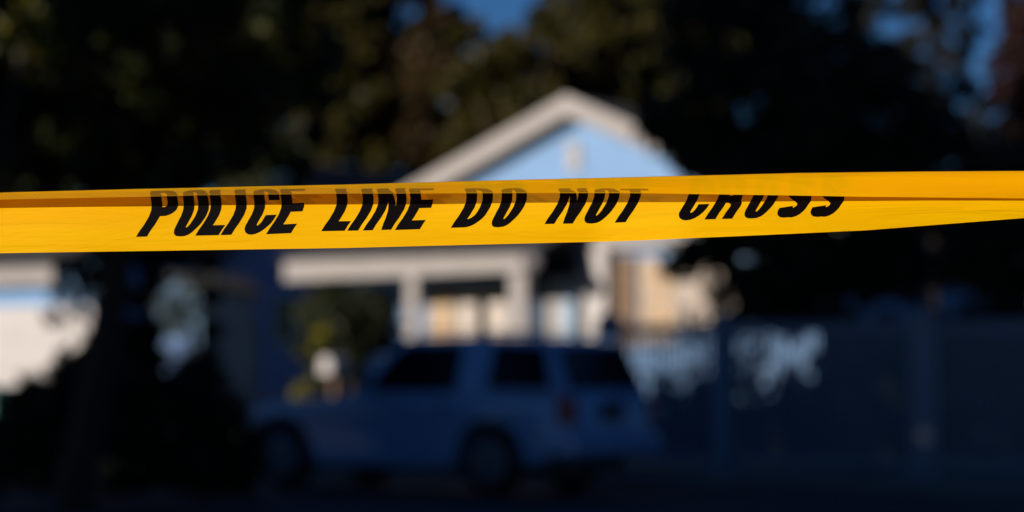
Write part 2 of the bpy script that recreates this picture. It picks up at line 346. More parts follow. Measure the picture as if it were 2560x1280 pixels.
for ch, x0 in words:
    if ch == 'S':
        o_l = stroke(SPATH, HB); nn = len(SPATH); bm = bmesh.new()
        A = [bm.verts.new((p[0]*LH, p[1]*LH, 0)) for p in o_l[:nn]]; B = [bm.verts.new((p[0]*LH, p[1]*LH, 0)) for p in o_l[nn:][::-1]]
        for i in range(nn-1): bm.faces.new((A[i], A[i+1], B[i+1], B[i]))
    cu = bpy.data.curves.new('letter', 'CURVE'); cu.dimensions = '2D'; cu.fill_mode = 'BOTH'
    for poly in GL.get(ch, GL['I']):
        s_ = cu.splines.new('POLY'); s_.points.add(len(poly)-1); s_.use_cyclic_u = True
        for i, p in enumerate(poly): s_.points[i].co = (p[0]*LH, p[1]*LH, 0, 1)
    tmp = bpy.data.objects.new('tmp', cu); col.objects.link(tmp)
    dg = bpy.context.evaluated_depsgraph_get(); mm = bpy.data.meshes.new_from_object(tmp.evaluated_get(dg))
    bpy.data.objects.remove(tmp); bpy.data.curves.remove(cu)
    if ch != 'S': bm = bmesh.new(); bm.from_mesh(mm)
    bpy.data.meshes.remove(mm)
    bmesh.ops.remove_doubles(bm, verts=bm.verts[:], dist=0.01)
    for k in range(-2, int(LH)+4, 3):
        bmesh.ops.bisect_plane(bm, geom=bm.verts[:]+bm.edges[:]+bm.faces[:], plane_co=(0, k, 0), plane_no=(0, 1, 0), dist=0.001)
    for k in range(8, 90, 8):
        bmesh.ops.bisect_plane(bm, geom=bm.verts[:]+bm.edges[:]+bm.faces[:], plane_co=(k, 0, 0), plane_no=(1, 0, 0), dist=0.001)
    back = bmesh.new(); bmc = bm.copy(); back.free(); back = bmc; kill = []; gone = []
    wfold = {}
    for v in bm.verts:
        v_y = v.co.y; h = v.co.y * ip(x0, LHT) / LH; u = x0 + v.co.x * 0.93 + ip(h, SL)
        P_, L = section(round(u, 1))
        # arc length of the baseline row
        i_ = NP; w0 = float(np.interp(-(ip(x0, BASE) + (ip(x0+200, BASE)-ip(x0, BASE))*v.co.x/200.0), -P_[:NP, 1], L[:NP]))
        v.co = text_point(u, w0 + h)
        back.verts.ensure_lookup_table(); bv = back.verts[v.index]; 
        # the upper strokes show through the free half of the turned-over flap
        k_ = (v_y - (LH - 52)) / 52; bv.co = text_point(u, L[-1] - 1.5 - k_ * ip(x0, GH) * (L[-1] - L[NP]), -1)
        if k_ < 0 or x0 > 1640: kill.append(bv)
        if w0 + h > L[NP] + 9: gone.append(v)
    bmesh.ops.delete(bm, geom=gone, context='VERTS')
    ob = finish('letter', bm, M['ink'], tape)
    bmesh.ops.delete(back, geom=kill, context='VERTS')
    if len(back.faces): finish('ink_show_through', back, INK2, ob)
    else: back.free()

# ---------------------------------------------------------------- main house
HB0 = Vector((1.27, 45.0, 0.0))
house = thing('house', 'blue house with a white-trimmed gable and a porch, sunlit behind the parked car', 'house', HB0, -YAW)
XL, XR, DEP = -5.2, 5.0, 9.0
RZ = 6.48; SLP = math.tan(R(23.2))
def wallbox(name, pts, y0, y1, m, parent): bm = bmesh.new(); prism(bm, pts, 'y', y0, y1); return finish(name, bm, m, parent)
eave = lambda x: RZ - 0.22 - abs(x) * SLP
wallbox('wall', [(XL, 0.4), (XR, 0.4), (XR, eave(XR)), (0, eave(0)), (XL, eave(XL))], 0.0, DEP, M['blue'], house)
wallbox('foundation', [(XL-0.03, -0.1), (XR+0.03, -0.1), (XR+0.03, 0.4), (XL-0.03, 0.4)], -0.03, DEP+0.03, M['concrete'], house)
def roofslab(parent, ridge, xl, xr, slp, y0, y1, th, m, name='roof'):
    bm = bmesh.new()
    prism(bm, [(xl, ridge-abs(xl)*slp), (0, ridge), (xr, ridge-abs(xr)*slp), (xr, ridge-abs(xr)*slp-th), (0, ridge-th), (xl, ridge-abs(xl)*slp-th)], 'y', y0, y1)
    return finish(name, bm, m, parent)
rf = roofslab(house, RZ, XL-0.55, XR+0.55, SLP, -0.45, DEP+0.45, 0.14, M['roof'])
for s_ in (-1, 1):     # rake boards
    xe = (XL-0.57) if s_ < 0 else (XR+0.57)
    bm = bmesh.new()
    prism(bm, [(0, RZ+0.03), (xe, RZ+0.03-abs(xe)*SLP), (xe, RZ-0.35-abs(xe)*SLP), (0, RZ-0.35)], 'y', -0.50, -0.452)
    finish('rake_board', bm, M['trim'], rf)
    bm = bmesh.new()   # soffit behind the board
    prism(bm, [(0.0, RZ-0.16), (xe, RZ-0.16-abs(xe)*SLP), (xe, RZ-0.20-abs(xe)*SLP), (0.0, RZ-0.20)], 'y', -0.45, 0.0)
    finish('soffit', bm, M['white'], rf)
bm = bmesh.new(); prism(bm, [(XL-0.62, -0.5), (XL-0.56, -0.5), (XL-0.56, DEP), (XL-0.62, DEP)], 'z', RZ-abs(XL-0.6)*SLP-0.2, RZ-abs(XL-0.6)*SLP); finish('gutter', bm, M['trim'], rf)
# gable vent
vx, vz = loc(1437, 392, 0, HB0)
gv = box('gable_vent', (vx-0.15, vx+0.15, -0.05, 0.02, vz-0.27, vz+0.27), M['trim'], house, 0.01)
bm = bmesh.new()
for k in range(5): bx(bm, vx-0.12, vx+0.12, -0.085, -0.052, vz-0.22+k*0.09, vz-0.17+k*0.09)
finish('louvre', bm, M['white'], gv)
# cornice band between gable and ground floor on the right
x0, z0 = loc(1366, 628, -0.1, HB0)
box('cornice', (x0, XR+0.05, -0.30, 0.0, z0, z0+0.28), M['trim'], house, 0.01)
# white pier, door, brown shutter, window
def rect(px0, py0, px1, py1, b):
    a, zt = loc(px0, py0, b, HB0); c, zb = loc(px1, py1, b, HB0); return min(a, c), max(a, c), min(zt, zb), max(zt, zb)
a, c, zb, zt = rect(1440, 628, 1522, 860, -0.30)
box('pier', (a, c, -0.42, -0.001, 0.4, z0-0.003), M['white'], house, 0.015)
a, c, zb, zt = rect(1524, 640, 1592, 870, -0.08)
box('shutter', (a, c, -0.08, -0.002, zb, zt), M['brown'], house, 0.01)
def window(px0, py0, px1, py1, cloth, bars=1, depth=-0.06):
    a, c, zb, zt = rect(px0, py0, px1, py1, depth)
    w = box('window', (a, c, depth, -0.002, zb, zt), M['trim'], house, 0.008)
    k = 0.06
    bm = bmesh.new(); nn = 24
    top = [(a+k + (c-a-2*k)*i/nn) for i in range(nn+1)]
    vs = [[bm.verts.new((x, depth-0.006-0.012*(i % 2), z)) for i, x in enumerate(top)] for z in (zb+k, zt-k)]
    for i in range(nn): bm.faces.new((vs[0][i], vs[0][i+1], vs[1][i+1], vs[1][i]))
    finish('curtain', bm, cloth, w)
    bm = bmesh.new()
    for i in range(1, bars+1):
        x = a + (c-a)*i/(bars+1); bx(bm, x-0.025, x+0.025, depth-0.045, depth-0.02, zb+k, zt-k)
    bx(bm, a+k, c-k, depth-0.044, depth-0.021, (zb+zt)/2-0.02, (zb+zt)/2+0.02)
    finish('muntin', bm, M['trim'], w)
    bx_ = box('sill', (a-0.06, c+0.06, depth-0.1, depth-0.001, zb-0.07, zb-0.001), M['white'], w, 0.008)
    return w
window(1600, 645, 1692, 850, M['tan'], 1)
a, c, zb, zt = rect(1694, 632, 1850, 830, -0.05)
box('wall_panel', (a, c, -0.05, -0.002, zb, zt), mat('sand plaster', (0.40, 0.34, 0.29), 0.8, 0.12, 3), house, 0.01)
window(1068, 712, 1142, 860, M['tan'], 0)
window(1146, 712, 1268, 860, M['cream'], 1)
a, c, zb, zt = rect(1368, 700, 1438, 1040, -0.05)
dr = box('door', (a, c, -0.05, -0.002, 0.42, zt), M['pale'], house, 0.01)
box('door_panel', (a+0.05, a+(c-a)*0.55, -0.075, -0.052, 1.2, zt-0.12), M['trim'], dr, 0.008)
bm = bmesh.new(); lathe(bm, [(0.01,0),(0.03,-0.01),(0.03,-0.04),(0.005,-0.05)], (c-0.08, -0.052, 1.35)); finish('handle', bm, M['dark'], dr)
a, c, zb, zt = rect(1350, 632, 1440, 697, -0.5)
bm = bmesh.new(); prism(bm, [(-0.75, zb), (-0.002, zb), (-0.002, zt), (-0.45, zt)], 'x', a, c); finish('awning', bm, M['dark'], house)
box('dark_doorway', (loc(1335, 660, -0.02, HB0)[0], a-0.0+0.12, -0.03, -0.002, 0.42, zb+0.02), M['dark'], house)
# porch
PB = -2.0
pa, pzt = loc(716, 655, PB, HB0); pc, pzt2 = loc(1338, 628, PB, HB0)
_, pzb = loc(716, 703, PB, HB0); _, pzb2 = loc(1338, 676, PB, HB0)
def tilted(name, xa, xc, y0, y1, za0, za1, zc0, zc1, m, parent):
    bm = bmesh.new(); prism(bm, [(xa, za0), (xc, zc0), (xc, zc1), (xa, za1)], 'y', y0, y1); return finish(name, bm, m, parent, 0.01)
tilted('porch_beam', pa, pc, PB-0.08, PB+0.08, pzb, pzt, pzb2, pzt2, M['trim'], house)
bm = bmesh.new(); prism(bm, [(PB-0.2, (pzt+pzt2)/2+0.02), (0.0, (pzt+pzt2)/2+0.85), (0.0, (pzt+pzt2)/2+0.72), (PB-0.2, (pzt+pzt2)/2-0.0)], 'x', pa-0.1, pc+0.1); finish('porch_roof', bm, M['roof'], house)
box('porch_floor', (pa, pc, PB-0.1, -0.04, 0.0, 0.4), M['concrete'], house, 0.02)
for px in (1035, 1302):
    xx, _ = loc(px, 760, PB, HB0)
    if px == 735: xx += 0.1
    w = 0.13 if px != 1302 else 0.17
    cl = box('column', (xx-w, xx+w, PB-w*0.7, PB+w*0.7, 0.4, min(pzb, pzb2)+0.05), M['trim'], house, 0.015)
    box('column_base', (xx-w-0.04, xx+w+0.04, PB-w*0.7-0.04, PB+w*0.7+0.04, 0.401, 0.55), M['trim'], cl, 0.01)
xx, zz = loc(1336, 655, PB-0.12, HB0)
bm = bmesh.new(); lathe(bm, [(0.05, 0.0), (0.17, -0.03), (0.19, -0.12), (0.12, -0.18), (0.02, -0.2)], (xx, PB-0.12, zz)); finish('porch_lamp', bm, mat('grey lamp', (0.12, 0.11, 0.12), 0.5), house, smooth=True)
# porch railing
xl, _ = loc(1040, 800, PB, HB0); xr, _ = loc(1295, 800, PB, HB0)
bm = bmesh.new(); bx(bm, xl, xr, PB-0.03, PB+0.03, 1.32, 1.38); bx(bm, xl, xr, PB-0.025, PB+0.025, 0.5, 0.55)
k = xl+0.1
while k < xr: bx(bm, k-0.015, k+0.015, PB-0.015, PB+0.015, 0.55, 1.32); k += 0.13
finish('railing', bm, M['trim'], house)
# ---------------------------------------------------------------- blue wing with its own small roof
WB = Vector((-4.6, 48.6, 0.0))
wing = thing('cottage', 'small dark blue cottage with a faded grey roof in the shade left of the porch', 'house', WB, -YAW)
wxa, wz = loc(790, 408, 0, WB)
wl0, _ = loc(535, 700, 0, WB); wr0, _ = loc(792, 700, 0, WB)
cxw = (wl0+wr0)/2; hwid = (wr0-wl0)/2
rzw = wz
wbm = [(wl0, 0), (wr0, 0), (wr0, rzw-1.15), (wxa, rzw-0.25), (wl0, rzw-1.9)]
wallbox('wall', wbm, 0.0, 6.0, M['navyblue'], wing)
bm = bmesh.new()
prism(bm, [(wl0-0.3, rzw-1.93), (wxa, rzw-0.02), (wr0+0.25, rzw-1.15), (wr0+0.25, rzw-1.4), (wxa, rzw-0.27), (wl0-0.3, rzw-2.15)], 'y', -0.4, 6.2)
finish('roof', bm, M['roofpale'], wing)
x_, z_ = loc(615, 900, 0, WB)
box('door', (x_-0.35, x_+0.30, -0.06, -0.002, 0.1, z_+0.75), M['pink'], wing, 0.01)
x_, z_ = loc(715, 800, 0, WB)
w_ = box('window', (x_-0.35, x_+0.35, -0.05, -0.002, z_-0.5, z_+0.5), M['pale'], wing, 0.01)
box('pane', (x_-0.30, x_+0.30, -0.056, -0.051, z_-0.45, z_+0.45), M['glass'], w_)

# ---------------------------------------------------------------- garage on the left
GB = Vector((-9.0, 49.7, 0.0))
gar = thing('garage', 'pale garage with white trim and a wide white door at the left edge', 'garage', GB, -YAW)
gl = -6.5; gr, _ = loc(262, 760, 0, GB)
_, gfb = loc(60, 712, -0.4, GB); _, gft = loc(60, 666, -0.4, GB)
wallbox('wall', [(gl, 0), (gr, 0), (gr, gft), (gl, gft)], 0.0, 6.0, M['blue'], gar)
gre, _ = loc(135, 690, -0.4, GB)
box('fascia', (gl-0.3, gre, -0.45, -0.40, gfb, gft), M['trim'], gar, 0.01)
bm = bmesh.new(); prism(bm, [(-0.48, gft+0.01), (3.0, gft+1.4), (6.4, gft+0.01), (6.4, gft-0.12), (3.0, gft+1.2), (-0.39, gft-0.13)], 'x', gl-0.35, gre+0.02); finish('roof', bm, M['roof'], gar)
gd1, gdt = loc(255, 762, -0.03, GB)
gd = box('garage_door', (gl+0.8, gd1-0.25, -0.06, -0.002, 0.02, gdt), M['white'], gar, 0.01)
bm = bmesh.new()
for k in range(4): bx(bm, gl+0.85, gd1-0.3, -0.10, -0.062, 0.1+k*0.65, 0.62+k*0.65)
finish('door_panel', bm, M['white'], gd, 0.01)

# ---------------------------------------------------------------- white fence
FBv = NH * 28.7
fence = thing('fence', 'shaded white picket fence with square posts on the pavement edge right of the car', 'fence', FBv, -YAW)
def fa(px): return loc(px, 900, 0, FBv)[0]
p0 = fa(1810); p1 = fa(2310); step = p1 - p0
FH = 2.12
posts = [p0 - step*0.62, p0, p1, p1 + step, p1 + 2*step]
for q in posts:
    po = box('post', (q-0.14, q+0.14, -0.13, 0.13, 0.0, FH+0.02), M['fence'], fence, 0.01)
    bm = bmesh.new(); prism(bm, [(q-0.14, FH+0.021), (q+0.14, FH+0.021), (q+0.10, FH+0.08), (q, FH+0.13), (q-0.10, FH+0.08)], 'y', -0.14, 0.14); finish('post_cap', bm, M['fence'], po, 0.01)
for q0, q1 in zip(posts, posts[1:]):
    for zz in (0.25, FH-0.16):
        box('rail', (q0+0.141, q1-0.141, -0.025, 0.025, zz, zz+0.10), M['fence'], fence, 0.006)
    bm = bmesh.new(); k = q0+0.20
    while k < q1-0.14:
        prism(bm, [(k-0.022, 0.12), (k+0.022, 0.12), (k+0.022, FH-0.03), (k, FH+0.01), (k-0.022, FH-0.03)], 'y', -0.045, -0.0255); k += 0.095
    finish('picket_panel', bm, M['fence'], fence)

# ---------------------------------------------------------------- parked SUV
rear = P(1420, 1000, 27.7); 
SB = Vector((rear.x, rear.y, 0.004))
suv = thing('parked_car', 'pale blue-grey two-window sport utility vehicle parked in deep shade, seen from its rear left corner', 'car', SB, -YAW)
suv.scale = (1.05, 1.05, 1.05)
# local: X negative = towards the front, Y positive = away from the camera, origin at the near rear corner
LC = 4.62; WC = 1.92
XRW, XFW = -1.06, -3.98; WR = 0.385
def archpts(cx, r, z0=0.30, n_=12, rev=True):
    a0 = math.asin((z0-WR)/r)
    return [(cx + r*math.cos(a0+(math.pi-2*a0)*k/n_), WR + r*math.sin(a0+(math.pi-2*a0)*k/n_)) for k in range(n_+1)]
prof = [(-0.02, 0.48), (0.0, 0.62), (-0.03, 0.98), (-0.06, 1.14)]
prof += [(-2.95, 1.12), (-3.2, 1.09), (-4.25, 1.02), (-4.52, 0.95), (-4.62, 0.80), (-4.63, 0.50), (-4.50, 0.36)]
ar = archpts(XFW, 0.46, 0.34)[::-1]; prof += ar
prof += [(XFW+0.55, 0.30), (XRW-0.55, 0.30)]
ar = archpts(XRW, 0.46, 0.34)[::-1]; prof += ar
prof += [(-0.45, 0.38)]
bm = bmesh.new()
def nar(v):    # slight tumblehome of the lower body, rounded in plan
    x, y, z = v; e = 0.06*max(0, (z-0.95))/0.3 + 0.05*max(0, (0.5-z))
    if x < -3.9: e += 0.10*((-3.9-x)/0.7)**2
    if x > -0.35: e += 0.05*((x+0.35)/0.35)**2
    y = e if y < 0.5 else WC-e
    return (x, y, z)
prism(bm, prof, 'y', 0.0, WC, nar)
body = finish('body', bm, M['paint'], suv, 0.035, True)
# cabin
cab = [(-0.06, 1.135), (-0.30, 1.72), (-0.42, 1.765), (-1.4, 1.79), (-2.25, 1.77), (-2.42, 1.73), (-3.02, 1.115)]
def nar2(v):
    x, y, z = v; e = 0.045 + 0.17*max(0, (z-1.12))/0.66
    return (x, e if y < 0.5 else WC-e, z)
bm = bmesh.new(); prism(bm, cab, 'y', 0.0, WC, nar2); cabin = finish('cabin', bm, M['paint'], suv, 0.04, True)
def sidewin(pts, name='side_window'):
    for side in (0, 1):
        bm = bmesh.new(); vs = []
        for x, z in pts:
            e = 0.045 + 0.17*(z-1.12)/0.66
            y = (e-0.006) if side == 0 else (WC-e+0.006)
            vs.append(bm.verts.new((x, y, z)))
        bm.faces.new(vs)
        g = bmesh.ops.extrude_face_region(bm, geom=bm.faces[:])
        bmesh.ops.translate(bm, verts=[v for v in g['geom'] if isinstance(v, bmesh.types.BMVert)], vec=(0, 0.02 if side == 0 else -0.02, 0))
        finish(name, bm, M['carglass'], suv)
sidewin([(-0.27, 1.20), (-0.42, 1.67), (-1.08, 1.70), (-1.10, 1.20)])
sidewin([(-1.52, 1.17), (-1.50, 1.70), (-2.24, 1.70), (-2.42, 1.60), (-2.68, 1.30), (-2.68, 1.17)])
def slant(name, xa, za, xb, zb, y0, y1, m, off=0.012, th=0.012, inset=0.0):
    d = Vector((xb-xa, 0, zb-za)).normalized(); nrm = Vector((d.z, 0, -d.x))
    if nrm.z < 0 and name != 'rear_window': nrm = -nrm
    if name == 'rear_window' and nrm.x < 0: nrm = -nrm
    bm = bmesh.new()
    A = [Vector((xa, y0, za)), Vector((xa, y1, za)), Vector((xb, y1-inset, zb)), Vector((xb, y0+inset, zb))]
    lo = [bm.verts.new(p + nrm*(off-th-0.004)) for p in A]; hi = [bm.verts.new(p + nrm*off) for p in A]
    bm.faces.new(lo[::-1]); bm.faces.new(hi)
    for i in range(4): bm.faces.new((lo[i], lo[(i+1) % 4], hi[(i+1) % 4], hi[i]))
    return finish(name, bm, m, suv)
slant('rear_window', -0.085, 1.19, -0.275, 1.67, 0.16, WC-0.16, M['carglass'], inset=0.09)
slant('windscreen', -2.955, 1.18, -2.47, 1.69, 0.14, WC-0.14, M['carglass'], inset=0.09)
for side in (0, 1):
    y0 = 0.025 if side == 0 else WC-0.105
    tl = box('tail_light', (-0.16, 0.012, y0, y0+0.15 if side == 0 else y0+0.08, 0.82, 1.12), M['redlens'], suv, 0.02)
    y0 = 0.16 if side == 0 else WC-0.42
    box('headlight', (-4.645, -4.5, y0, y0+0.26, 0.72, 0.90), M['lampglass'], suv, 0.02)
    ym = -0.17 if side == 0 else WC+0.01
    bm = bmesh.new(); bx(bm, -2.80, -2.66, ym, ym+0.16, 1.20, 1.38); finish('mirror', bm, M['dark'], suv, 0.03)
    yh = -0.012 if side == 0 else WC-0.03
    box('door_handle', (-1.78, -1.60, yh+0.01, yh+0.05, 0.99, 1.03), M['dark'], suv, 0.01)
    yr = 0.29 if side == 0 else WC-0.33
    bm = bmesh.new(); tube(bm, [(-0.5, yr+.02, 1.775), (-0.6, yr+.02, 1.83), (-2.1, yr+.02, 1.83), (-2.2, yr+.02, 1.785)], [0.016]*4, 8); finish('roof_rail', bm, M['dark'], suv)
box('rear_bumper', (-0.30, 0.085, -0.01, WC+0.01, 0.46, 0.68), M['paint'], suv, 0.04)
box('front_bumper', (-4.70, -4.55, 0.06, WC-0.06, 0.42, 0.62), M['dark'], suv, 0.03)
box('grille', (-4.648, -4.6, 0.5, WC-0.5, 0.70, 0.90), M['dark'], suv, 0.01)
box('number_plate', (-0.004, 0.022, WC/2-0.24, WC/2+0.24, 0.86, 1.06), M['plate'], suv, 0.008)
box('side_moulding', (-3.45, -1.60, -0.008, 0.02, 0.60, 0.68), M['paint'], suv, 0.006)
def wheel(cx, side):
    yc = 0.03 if side == 0 else WC-0.25
    bm = bmesh.new(); lathe(bm, [(0.20, 0.0), (0.30, -0.005), (0.365, 0.02), (0.385, 0.06), (0.385, 0.17), (0.36, 0.215), (0.20, 0.22)], (cx, yc, WR)); 
    ty = finish('wheel', bm, M['rubber'], suv, smooth=True)
    yo = yc-0.004 if side == 0 else yc+0.224
    s_ = 1 if side == 0 else -1
    bm = bmesh.new(); lathe(bm, [(0.255, 0.012*s_), (0.25, -0.01*s_), (0.20, 0.0), (0.08, -0.015*s_), (0.05, -0.03*s_), (0.01, -0.03*s_)], (cx, yo, WR)); 
    for k in range(5):
        t = 2*math.pi*k/5
        tube(bm, [(cx+0.06*math.cos(t), yo-0.02*s_, WR+0.06*math.sin(t)), (cx+0.23*math.cos(t), yo-0.012*s_, WR+0.23*math.sin(t))], [0.035, 0.028], 6)
    finish('rim', bm, M['rim'], ty, smooth=True)
for cx in (XRW, XFW):
    for side in (0, 1): wheel(cx, side)
box('underbody', (-4.4, -0.25, 0.25, WC-0.25, 0.24, 0.55), M['dark'], suv)

# ---------------------------------------------------------------- trees
def leafmesh(pts, size, flat=0.5):
    n_ = len(pts)
    a = rng.normal(size=(n_, 3)); a /= np.linalg.norm(a, axis=1)[:, None]
    b_ = rng.normal(size=(n_, 3)); b_ -= (b_*a).sum(1)[:, None]*a; b_ /= np.linalg.norm(b_, axis=1)[:, None]
    s_ = size*(0.6+0.8*rng.random(n_))[:, None]
    nrm = np.cross(a, b_)
    v = np.empty((n_, 4, 3))
    v[:, 0] = pts - a*s_*0.5; v[:, 1] = pts + b_*s_*0.30 + nrm*s_*0.08; v[:, 2] = pts + a*s_*0.5; v[:, 3] = pts - b_*s_*0.30 + nrm*s_*0.08
    me = bpy.data.meshes.new('crown'); me.vertices.add(n_*4); me.vertices.foreach_set('co', v.reshape(-1))
    me.loops.add(n_*4); me.loops.foreach_set('vertex_index', np.arange(n_*4))
    me.polygons.add(n_); me.polygons.foreach_set('loop_start', np.arange(n_)*4); me.polygons.foreach_set('loop_total', np.full(n_, 4))
    me.update(calc_edges=True); return me
FLECKS = [  # sun flecks that fall through the big trees: pixel, depth, radius
    (980, 1080, 29.1, 0.09), (1350, 1120, 27.9, 0.12), (78, 60, 22.5, 0.36), (95, 125, 22.5, 0.3), (60, 0, 22.5, 0.3), (1225, 1040, 28.3, 0.09), (75, 40, 24.5, 0.40), (95, 120, 24.5, 0.35), (605, 88, 24, 0.2), (700, 40, 24, 0.25), (650, 350, 24, 0.22), (120, 330, 24, 0.2)]
FL = [(P(a, b_, c), r) for a, b_, c, r in FLECKS]
def sample(blobs, n_, shell=0.0):
    vol = np.array([b_[3]**2.4 if len(b_) == 4 else b_[3]*b_[4]*b_[5] for b_ in blobs]); cnt = rng.multinomial(n_, vol/vol.sum())
    out = []
    for b_, c in zip(blobs, cnt):
        d = rng.normal(size=(c, 3)); d /= np.linalg.norm(d, axis=1)[:, None]
        # lumpy surface: leaves gather into clumps
        k = max(5, c//90); cl = rng.normal(size=(k, 3)); cl /= np.linalg.norm(cl, axis=1)[:, None]; cl *= (rng.random(k)**0.4)[:, None]
        ci = rng.integers(0, k, c)
        p = cl[ci] + d*(rng.random(c)**0.5)[:, None]*0.42
        rad = np.array(b_[3:6]) if len(b_) == 6 else np.array([b_[3]]*3)
        out.append(np.array(b_[:3]) + p*rad*0.9)
    return np.concatenate(out)
def tree(name, label, cat, base, blobs, n_, size, leafm, trunk_r=0.18, group=None, flecks=False, limbs=True, thin=None, extra=None):
    base = Vector(base)
    t = thing(name, label, cat, base, 0, group)
    pts = sample(blobs, n_)
    if extra:
        ep = [np.array(b_[:3]) + np.clip(rng.normal(size=(c_, 3)) * 0.45, -1.1, 1.1) * b_[3] for b_, c_ in zip(extra[0], extra[1])]
        pts = np.concatenate([pts] + ep)
    if flecks:
        sv = np.array(SUNV)
        for c, r in FL:
            d = pts - np.array(c); al = (d @ sv)[:, None]; dist = np.linalg.norm(d - al*sv, axis=1)
            pts = pts[dist > r]
    if thin is not None: pts = thin(pts)
    pts = pts[pts[:, 2] > 0.1]
    pts = pts - np.array(base)
    link('crown', leafmesh(pts, size), leafm, t)
    bm = bmesh.new()
    ctr = Vector(np.mean([b_[:3] for b_ in blobs], axis=0)) - base
    mid = Vector((ctr.x*0.5, ctr.y*0.5, ctr.z*0.55)); 
    tube(bm, [(0, 0, -0.1), (0.02, 0.01, 0.3), mid, ctr], [trunk_r*1.35, trunk_r, trunk_r*0.75, trunk_r*0.4], 10)
    if limbs:
        for b_ in blobs[:14]:
            e = Vector(b_[:3]) - base; st = mid.lerp(ctr, random.random()*0.6)
            tube(bm, [st, st.lerp(e, 0.5)+Vector((0, 0, 0.15)), e], [trunk_r*0.4, trunk_r*0.25, trunk_r*0.1], 6)
    finish('trunk', bm, M['bark'], t, smooth=True)
    return t
def pb(Y, lst, dj=0.5):
    out = []
    for px, py, r in lst:
        y = Y + random.uniform(-dj, dj); p = P(px, py, y); out.append((p.x, p.y, p.z, r/FPX*y))
    return out
def px_extra(Y, lst):
    b_ = pb(Y, [l_[:3] for l_ in lst], 0.25); return b_, [l_[3] for l_ in lst]
# right-hand black tree
tree('broadleaf_tree', 'huge black-looking tree in shade behind the fence, covering the right side of the gable', 'tree', (4.9, 33.6, 0),
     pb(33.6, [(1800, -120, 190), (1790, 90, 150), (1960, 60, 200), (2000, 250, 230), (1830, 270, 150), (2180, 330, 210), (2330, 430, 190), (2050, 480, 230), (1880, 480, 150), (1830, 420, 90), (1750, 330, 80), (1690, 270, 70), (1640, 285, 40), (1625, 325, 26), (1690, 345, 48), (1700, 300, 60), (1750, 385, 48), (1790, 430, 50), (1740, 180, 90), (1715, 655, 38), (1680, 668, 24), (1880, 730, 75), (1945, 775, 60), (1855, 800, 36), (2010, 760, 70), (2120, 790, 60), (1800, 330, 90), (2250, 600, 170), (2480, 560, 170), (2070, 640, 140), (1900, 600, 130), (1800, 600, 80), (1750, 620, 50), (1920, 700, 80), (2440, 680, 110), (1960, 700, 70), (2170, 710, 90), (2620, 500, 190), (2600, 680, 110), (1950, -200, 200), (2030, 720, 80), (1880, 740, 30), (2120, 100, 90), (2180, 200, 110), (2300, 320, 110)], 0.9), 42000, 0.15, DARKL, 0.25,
     extra=px_extra(33.4, [(1635, 280, 42, 420), (1615, 322, 26, 160), (1665, 335, 46, 420), (1720, 350, 60, 700), (1765, 400, 56, 600), (1700, 400, 30, 70), (1725, 425, 30, 60), (1800, 440, 60, 500), (1715, 650, 44, 260), (1675, 668, 26, 70),
                           (1780, 620, 70, 500), (1850, 700, 60, 380), (1900, 760, 62, 420), (1960, 700, 80, 700), (1850, 790, 40, 130), (1990, 790, 60, 300), (1800, 740, 34, 90)]))
# left-hand dark tree
tree('broadleaf_tree', 'dark overhanging tree filling the upper left corner with a few sunlit leaf clumps', 'tree', (-4.6, 25.5, 0),
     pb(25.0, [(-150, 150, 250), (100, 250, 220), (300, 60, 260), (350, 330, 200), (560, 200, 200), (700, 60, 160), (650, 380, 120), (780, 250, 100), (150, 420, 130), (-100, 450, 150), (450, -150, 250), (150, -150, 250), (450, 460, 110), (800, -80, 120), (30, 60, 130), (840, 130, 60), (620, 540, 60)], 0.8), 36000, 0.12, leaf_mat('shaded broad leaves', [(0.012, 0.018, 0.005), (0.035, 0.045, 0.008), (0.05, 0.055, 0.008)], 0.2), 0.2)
# overhanging branch whose leaves catch the sun
tree('young_tree', 'slender young tree with sunlit yellow-green leaves at the far upper left corner', 'tree', (-5.4, 22.6, 0),
     [(*P(78, 60, 22.5), 0.16), (*P(95, 125, 22.5), 0.13), (*P(60, 0, 22.5), 0.16), (*P(45, 60, 22.5), 0.12)], 1100, 0.10, YELL, 0.04, limbs=False)
# lower left hedge and shrub
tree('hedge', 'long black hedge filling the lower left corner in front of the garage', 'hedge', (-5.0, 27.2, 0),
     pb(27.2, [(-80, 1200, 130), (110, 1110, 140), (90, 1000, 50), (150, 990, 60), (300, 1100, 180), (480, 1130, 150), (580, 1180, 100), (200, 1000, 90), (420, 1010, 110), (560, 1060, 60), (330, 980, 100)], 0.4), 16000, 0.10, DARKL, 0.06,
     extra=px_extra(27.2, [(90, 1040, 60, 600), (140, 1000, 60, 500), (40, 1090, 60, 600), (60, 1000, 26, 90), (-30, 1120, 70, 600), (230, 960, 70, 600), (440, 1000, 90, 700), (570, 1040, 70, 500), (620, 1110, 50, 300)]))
tree('shrub', 'tall black shrub standing between the white garage door and the pale blue gap', 'shrub', (-4.5, 28.2, 0),
     pb(28.2, [(310, 870, 85), (330, 740, 60), (325, 640, 60), (300, 560, 80), (255, 690, 45), (350, 820, 50), (230, 930, 70), (150, 930, 50), (220, 690, 40), (175, 655, 34), (250, 745, 22), (205, 735, 20), (300, 960, 90), (190, 780, 26), (230, 880, 30)], 0.3), 9000, 0.09, DARKL, 0.05,
     extra=px_extra(28.2, [(385, 700, 30, 260), (380, 830, 30, 260), (385, 900, 36, 300), (225, 700, 50, 260), (160, 735, 36, 80), (130, 790, 34, 50), (250, 860, 50, 260), (200, 920, 60, 400), (80, 960, 34, 120)]))
